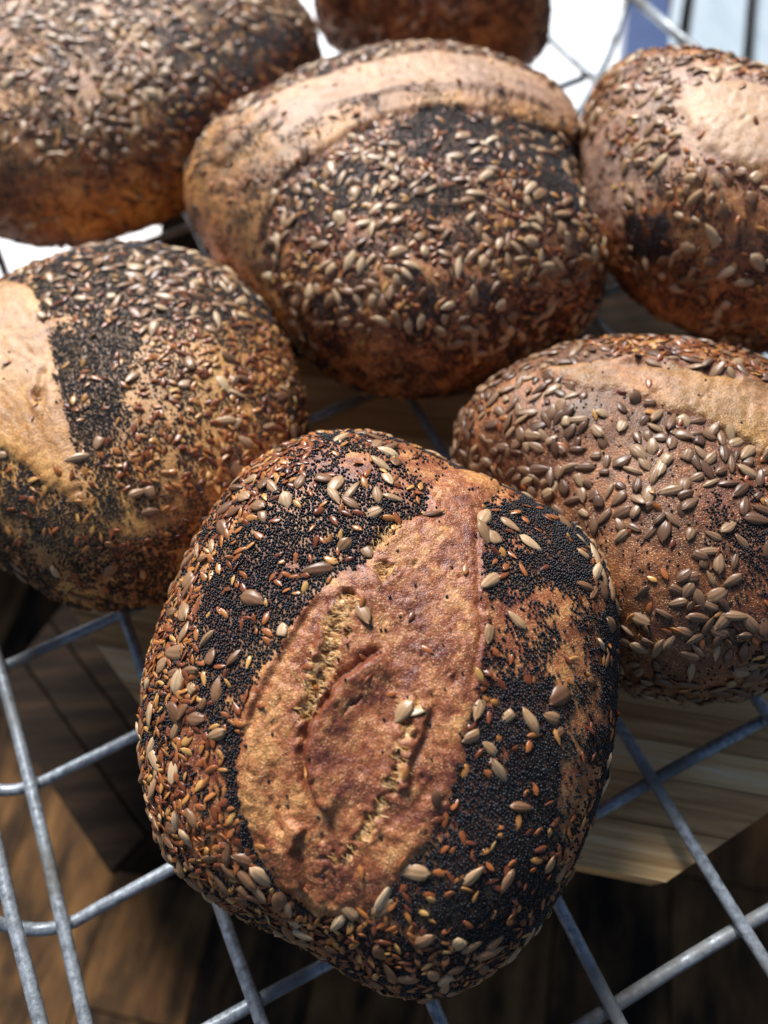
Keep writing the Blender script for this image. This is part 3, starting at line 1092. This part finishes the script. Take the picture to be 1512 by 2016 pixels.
TAB = dict(
    front=[0.1183, 0.1241, 0.1295, 0.13, 0.1261, 0.1219, 0.1204, 0.1229, 0.1288, 0.1345, 0.1368, 0.1353, 0.1306, 0.1245, 0.1195, 0.1165, 0.1164, 0.118, 0.1187, 0.1199, 0.123, 0.1251, 0.1241, 0.1216, 0.1203, 0.1228, 0.1302, 0.1365, 0.136, 0.1314, 0.1261, 0.1206, 0.1166, 0.1149, 0.1146, 0.1153],
    left=[0.1215, 0.1206, 0.1212, 0.1219, 0.1226, 0.1233, 0.1243, 0.1257, 0.1265, 0.1262, 0.1257, 0.1255, 0.1258, 0.127, 0.1304, 0.1345, 0.1357, 0.1346, 0.1317, 0.1282, 0.1246, 0.1213, 0.119, 0.1174, 0.1176, 0.1215, 0.1273, 0.1303, 0.1307, 0.1307, 0.1312, 0.1319, 0.1317, 0.1299, 0.1278, 0.1246],
    middle=[0.126, 0.134, 0.147, 0.152, 0.1506, 0.149, 0.1481, 0.148, 0.148, 0.1479, 0.1472, 0.1468, 0.1471, 0.1493, 0.1553, 0.1641, 0.1685, 0.1639, 0.1546, 0.144, 0.1342, 0.1301, 0.1316, 0.1376, 0.1464, 0.1536, 0.1573, 0.1585, 0.1577, 0.1549, 0.1531, 0.1572, 0.159, 0.143, 0.129, 0.124],
    right=[0.1045, 0.1063, 0.1067, 0.105, 0.1029, 0.101, 0.1, 0.0997, 0.1006, 0.1032, 0.1069, 0.1105, 0.1142, 0.1186, 0.1236, 0.1258, 0.1186, 0.1049, 0.0945, 0.0895, 0.0879, 0.0886, 0.092, 0.0985, 0.106, 0.1113, 0.1133, 0.1147, 0.1168, 0.1167, 0.113, 0.108, 0.1042, 0.1023, 0.1015, 0.1025],
    tright=[0.083, 0.0828, 0.0807, 0.0775, 0.0761, 0.0771, 0.0799, 0.0846, 0.0921, 0.1033, 0.1175, 0.1287, 0.1278, 0.1162, 0.1039, 0.0943, 0.0867, 0.082, 0.0795, 0.079, 0.0801, 0.0822, 0.085, 0.0885, 0.0918, 0.0958, 0.1016, 0.109, 0.1156, 0.1173, 0.1129, 0.1048, 0.0969, 0.0918, 0.0878, 0.0842],
    tleft=[0.1999, 0.1944, 0.1843, 0.177, 0.1744, 0.1748, 0.1759, 0.1796, 0.1884, 0.1969, 0.199, 0.1988, 0.2007, 0.1995, 0.192, 0.1857, 0.1843, 0.183, 0.1833, 0.1894, 0.1935, 0.1913, 0.188, 0.1871, 0.1854, 0.1857, 0.1891, 0.1907, 0.1879, 0.1846, 0.1847, 0.1867, 0.1876, 0.1877, 0.1901, 0.1965],
    tcentre=[0.0809, 0.0718, 0.0633, 0.0571, 0.0533, 0.0513, 0.0509, 0.0519, 0.0546, 0.0598, 0.0678, 0.0769, 0.0839, 0.089, 0.0959, 0.1037, 0.1085, 0.1085, 0.1019, 0.0913, 0.0808, 0.0726, 0.0677, 0.0655, 0.0652, 0.0666, 0.069, 0.0712, 0.073, 0.076, 0.0823, 0.0943, 0.1081, 0.1127, 0.1051, 0.0918])

# front loaf ---------------------------------------------------------------
FB = [(835, 1005), (850, 965), (885, 925), (950, 925), (985, 955), (948, 1000), (945, 1050), (952, 1120), (955, 1200), (950, 1290), (940, 1380), (915, 1480), (890, 1570), (850, 1650), (800, 1720), (740, 1775), (680, 1800), (625, 1805),
      (560, 1755), (505, 1690), (475, 1600), (465, 1520), (472, 1450), (495, 1380), (525, 1310), (565, 1245), (600, 1195), (640, 1150), (700, 1105), (750, 1060), (790, 1025)]
feats = [
    ('band', FB, dict(h=.0019, w=.0055, dip=.0003, wob=.006)),
    # curved lip in the middle of the score and the tears beside it
    ('ridge', [(765, 1285), (720, 1310), (680, 1340), (648, 1385), (620, 1430), (610, 1480), (612, 1530), (630, 1575), (660, 1610)], dict(h=.0046, wa=.009, wb=.0012, under=.6, lip=2.2)),
    ('ridge', [(640, 1155), (600, 1205), (565, 1260), (525, 1325), (497, 1385), (478, 1450)][::-1], dict(h=.0020, wa=.007, wb=.0015)),
    ('torn', [(676, 1178), (706, 1170), (720, 1192), (696, 1218), (682, 1252), (664, 1292), (650, 1332), (630, 1372), (605, 1416), (588, 1425), (585, 1400), (600, 1360), (618, 1310), (628, 1260), (640, 1220)], dict(h=.0021)),
    ('torn', [(830, 1375), (836, 1400), (812, 1450), (795, 1490), (790, 1530), (770, 1560), (755, 1545), (768, 1500), (778, 1460), (800, 1410)], dict(h=.0021)),
    ('torn', [(755, 1565), (765, 1585), (735, 1620), (720, 1650), (690, 1700), (655, 1715), (630, 1715), (660, 1690), (690, 1650), (720, 1605)], dict(h=.0018)),
    ('torn', [(748, 1040), (800, 1015), (840, 1010), (800, 1035), (770, 1060), (735, 1090), (725, 1078)], dict(h=.0020)),
    ('torn', [(745, 1100), (775, 1110), (765, 1135), (740, 1150), (738, 1120)], dict(h=.0018)),
    ('ridge', [(600, 1745), (588, 1710), (578, 1670), (585, 1640), (600, 1620)], dict(h=.0030, wa=.008, wb=.0011)),
    ('ridge', [(745, 1175), (690, 1180), (655, 1200), (635, 1240), (622, 1290), (605, 1340), (585, 1395)], dict(h=.0020, wa=.006, wb=.0013)),
    ('ridge', [(800, 1560), (800, 1500), (830, 1440), (845, 1380)], dict(h=.0022, wa=.008, wb=.0013)),
    ('groove', [(740, 1610), (790, 1600), (840, 1560), (870, 1500)], dict(h=.0012, w=.003)),
    ('ridge', [(946, 1010), (950, 1100), (953, 1200), (948, 1290), (938, 1380)], dict(h=.0016, wa=.005, wb=.0010)),
    ('groove', [(545, 1490), (530, 1560), (545, 1640)], dict(h=.0012, w=.003)),
]
flank = [(600, 855), (470, 930), (380, 1030), (320, 1130), (280, 1230), (250, 1330), (250, 1450), (260, 1600), (320, 1730), (420, 1800), (520, 1860), (640, 1920), (720, 1980), (900, 2010), (1050, 1900), (1040, 1830), (900, 1850), (800, 1810),
         (700, 1815), (620, 1825), (540, 1770), (480, 1670), (450, 1580), (425, 1490), (400, 1420), (375, 1330), (385, 1240), (400, 1140), (460, 1040), (560, 960), (640, 900)]
regions = [
    ([(560, 850), (880, 850), (1000, 960), (900, 1000), (820, 1010), (740, 1080), (620, 1180), (560, 1260), (500, 1360), (465, 1460), (470, 1620), (560, 1760), (500, 1800), (300, 1600), (280, 1300), (400, 1030)], .90, 1.7, .42),
    ([(560, 850), (720, 845), (850, 900), (870, 960), (780, 1000), (700, 1010), (560, 1010), (480, 980)], .55, 2.6, 1.3),
    ([(700, 845), (820, 870), (1000, 950), (1180, 1060), (1100, 1010), (960, 990), (840, 960), (780, 900)], .22, .25, .25),
    ([(945, 1000), (1080, 1000), (1160, 1060), (1165, 1130), (1110, 1170), (950, 1175)], .80, 1.3, .8),
    ([(950, 1170), (1190, 1170), (1190, 1330), (940, 1330)], .34, .6, .15),
    ([(940, 1320), (1080, 1330), (1100, 1450), (1090, 1620), (1100, 1740), (1060, 1830), (900, 1860), (760, 1800), (700, 1800), (800, 1730), (870, 1620), (920, 1480)], .92, 1.6, .42),
    ([(1080, 1330), (1190, 1330), (1190, 1500), (1120, 1720), (1090, 1620), (1100, 1450)], .40, .6, .10),
    ([(1195, 1160), (1260, 1160), (1260, 1480), (1200, 1480)], .85, 1.0, .3),
    (flank, .42, 9.5, 1.25),
    ([(700, 1815), (860, 1830), (1040, 1830), (1060, 1900), (900, 2010), (720, 1990), (640, 1920)], .75, 6.5, .8),
]
lf_front = Loaf((-0.0121, 0.1092), TAB['front'], .045, .085, .015, 14, 1)
make_loaf('front', lf_front, 520, M['crust_front'],
          'large front loaf with curved torn score between two bands of black poppy seeds', feats, regions, (.6, 2.0, .5, .10), pop_fine=True, lump=.0015)

# left loaf ------------------------------------------------------------------
feats = [('band', [(-230, 560), (-100, 545), (0, 555), (58, 560), (85, 620), (108, 700), (122, 800), (145, 880), (165, 950), (175, 1000), (140, 990), (80, 940), (30, 905), (-40, 870), (-150, 840), (-230, 830)], dict(h=.002, w=.006, dip=.0004, gold=.5, wob=.010)),
         ('groove', [(70, 790), (80, 760), (85, 720)], dict(h=.003, w=.002)),
         ('torn', [(60, 770), (85, 760), (90, 790), (70, 812)], dict(h=.002))]
regions = [
    ([(60, 540), (250, 450), (500, 520), (620, 760), (620, 930), (500, 1120), (300, 1230), (60, 1230), (-60, 1150), (-60, 900), (160, 1000), (130, 850), (100, 680)], .50, 2.4, .12),
    ([(50, 560), (150, 470), (300, 460), (450, 520), (540, 600), (560, 700), (400, 660), (250, 660), (130, 700), (90, 620)], .86, 1.6, 1.7),
    ([(90, 600), (240, 610), (300, 690), (260, 780), (200, 850), (145, 880), (120, 760)], .97, 1.2, .10),
    ([(260, 660), (540, 640), (600, 800), (560, 900), (400, 960), (220, 960), (200, 860)], .45, 5.5, .25),
    ([(170, 980), (300, 980), (350, 1130), (180, 1190), (60, 1150), (0, 1000), (-40, 900), (60, 930)], .50, 2.6, .06),
]
lf_left = Loaf((-0.1657, 0.3114), TAB['left'], .045, .08, 0, 0, 2)
make_loaf('left', lf_left, 280, M['crust_left'],
          'golden loaf at the left edge, dense brown flax over a black poppy stripe', feats, regions, (.5, 2.5, .4, .04), golden=.35, blush=.9,
          pale_sheen=[([(-200, 560), (0, 555), (60, 570), (110, 720), (115, 830), (40, 760), (-200, 740)], .3)])

# middle loaf ----------------------------------------------------------------
feats = [('band', [(372, 330), (420, 250), (500, 205), (600, 160), (700, 125), (850, 105), (980, 120), (1080, 165), (1150, 225), (1160, 275), (1080, 262), (1000, 235), (920, 215), (850, 214), (760, 232), (690, 262), (620, 305), (560, 350), (530, 410), (515, 480), (535, 560), (570, 620), (540, 640), (470, 560), (400, 470), (372, 400)], dict(h=.0028, w=.004, dip=.0004, gold=.6)),
         ('ridge', [(620, 225), (700, 200), (780, 182), (860, 176), (940, 182), (1020, 198), (1090, 225)], dict(h=.0020, wa=.008, wb=.0013, under=.3, lip=.45)),
         ('ridge', [(430, 330), (460, 290), (500, 250), (560, 215)], dict(h=.003, wa=.01, wb=.003)),
         ('groove', [(400, 300), (440, 260), (500, 225)], dict(h=.002, w=.005))]
regions = [
    ([(520, 420), (600, 330), (690, 262), (760, 232), (860, 214), (960, 218), (1060, 255), (1170, 280), (1260, 450), (1260, 620), (1100, 720), (900, 820), (760, 800), (700, 700), (620, 640), (590, 560), (560, 470)], .50, 4.2, 1.7),
    ([(760, 235), (860, 214), (960, 218), (1060, 255), (1170, 280), (1200, 430), (1090, 400), (1000, 345), (900, 320), (800, 300)], .97, .8, .6),
    ([(540, 400), (600, 350), (700, 330), (900, 330), (900, 400), (700, 420), (620, 450), (560, 440)], .85, 3.0, 1.6),
    ([(600, 640), (760, 660), (1000, 700), (1100, 690), (900, 820), (640, 760)], .35, .8, .10),
    ([(380, 270), (500, 180), (700, 100), (850, 70), (1000, 90), (1140, 180), (1150, 225), (1050, 140), (850, 98), (700, 120), (560, 175), (430, 245)], .4, 3, 3.0),
    ([(360, 380), (420, 440), (520, 560), (540, 650), (440, 620), (360, 500)], .45, 1.5, .06),
]
lf_mid = Loaf((0.0431, 0.4633), TAB['middle'], .05, .085, 0, 0, 3)
make_loaf('middle', lf_mid, 290, M['crust_mid'],
          'broad middle loaf with pale smooth upper band above a field of sunflower seeds', feats, regions, (.4, 2.0, 1.2, .32, .6), golden=.3, blush=.2,
          pale_sheen=[([(480, 215), (600, 160), (700, 125), (850, 100), (980, 115), (1080, 160), (1150, 225), (1160, 275), (1080, 240), (1000, 200), (900, 182), (780, 186), (680, 210), (560, 270)], .5)])

# right loaf -----------------------------------------------------------------
feats = [('band', [(1060, 738), (1150, 716), (1250, 715), (1350, 728), (1450, 750), (1600, 800), (1700, 850), (1700, 1000), (1600, 950), (1512, 905), (1440, 868), (1350, 822), (1280, 800), (1210, 785), (1130, 768)], dict(h=.003, w=.004, dip=.0003, gold=.6, wob=.008)),
         ('ridge', [(1200, 712), (1300, 715), (1400, 733), (1512, 765), (1600, 800)], dict(h=.003, wa=.006, wb=.003))]
regions = [
    ([(860, 900), (960, 740), (1190, 640), (1400, 660), (1600, 760), (1750, 900), (1750, 1300), (1400, 1450), (1150, 1400), (900, 1100)], .04, .5, 5.0),
    ([(1180, 650), (1400, 660), (1600, 760), (1600, 800), (1500, 755), (1350, 715), (1200, 705)], .12, 7.0, .5),
    ([(1400, 950), (1600, 950), (1600, 1300), (1440, 1300)], .42, .5, 1.3),
    ([(1000, 720), (1100, 690), (1180, 660), (1180, 712), (1060, 738)], .03, .5, 2.2),
]
lf_right = Loaf((0.159, 0.2018), TAB['right'], .045, .08, 0, 0, 4)
make_loaf('right', lf_right, 290, M['crust_right'],
          'reddish brown loaf at right, studded with toasted sunflower seeds and hardly any poppy', feats, regions, (.06, .4, 1.3, .02), sunmat='sunflower_toasted', blush=.2,
          pale_sheen=[([(1150, 725), (1250, 720), (1400, 750), (1600, 810), (1600, 900), (1400, 830), (1250, 775)], .15)])

# top right loaf ---------------------------------------------------------------
feats = [('band', [(1310, 215), (1350, 165), (1430, 150), (1560, 170), (1620, 260), (1560, 360), (1470, 350), (1390, 290)], dict(h=.002, w=.007, gold=.9, wob=.012)),
         ('band', [(1125, 350), (1150, 280), (1175, 260), (1215, 300), (1230, 400), (1235, 500), (1250, 560), (1200, 540), (1150, 450)], dict(h=.0005, w=.006, gold=.1))]
regions = [
    ([(1150, 260), (1200, 100), (1340, 70), (1520, 110), (1760, 200), (1760, 700), (1400, 720), (1240, 600), (1240, 400), (1200, 290)], .30, 1.6, 1.4),
    ([(1150, 260), (1200, 100), (1340, 70), (1520, 110), (1600, 160), (1400, 150), (1320, 200), (1280, 330), (1200, 300)], .12, 2.0, 2.4),
    ([(1225, 430), (1300, 430), (1330, 500), (1290, 530), (1245, 500)], .74, .6, 0),
    ([(1200, 540), (1330, 560), (1420, 700), (1300, 700)], .2, .5, .0),
]
lf_tr = Loaf((0.252, 0.4079), TAB['tright'], .05, .085, .02, 0, 5)
make_loaf('tright', lf_tr, 210, M['crust_mid'],
          'blurred loaf at the top right with a smooth pale cap and bare left flank', feats, regions, (.3, 1.6, 1.2, .12), golden=.4, blush=.2,
          pale_sheen=[([(1130, 350), (1150, 280), (1200, 180), (1340, 120), (1560, 150), (1600, 330), (1400, 330), (1300, 360), (1240, 460), (1180, 440)], .6)])

# top left loaf ----------------------------------------------------------------
regions = [
    ([(-300, 300), (50, 330), (300, 350), (400, 330), (400, 480), (-300, 520)], .22, 1.6, .35),
    ([(330, 60), (560, 20), (660, 80), (560, 260), (400, 330), (330, 200)], .75, 2.6, .5),
]
lf_tl = Loaf((-0.2072, 0.682), TAB['tleft'], .05, .085, 0, 0, 6)
make_loaf('tleft', lf_tl, 210, M['crust_left'],
          'large dusky loaf in the top left corner, covered all over with mixed seeds', [], regions, (.45, 2.0, 1.5), golden=.4, blush=.15)

# top centre loaf --------------------------------------------------------------
regions = [([(930, 60), (1060, 40), (1080, 120), (1000, 160), (920, 140)], .05, .2, 0)]
lf_tc = Loaf((0.0978, 0.7341), TAB['tcentre'], .045, .075, 0, 0, 7)
make_loaf('tcentre', lf_tc, 140, M['crust_mid'],
          'small orange brown loaf farthest back, cut off by the top of the frame', [], regions, (.45, 2.4, .6), golden=.5, blush=.5)

place_seeds()
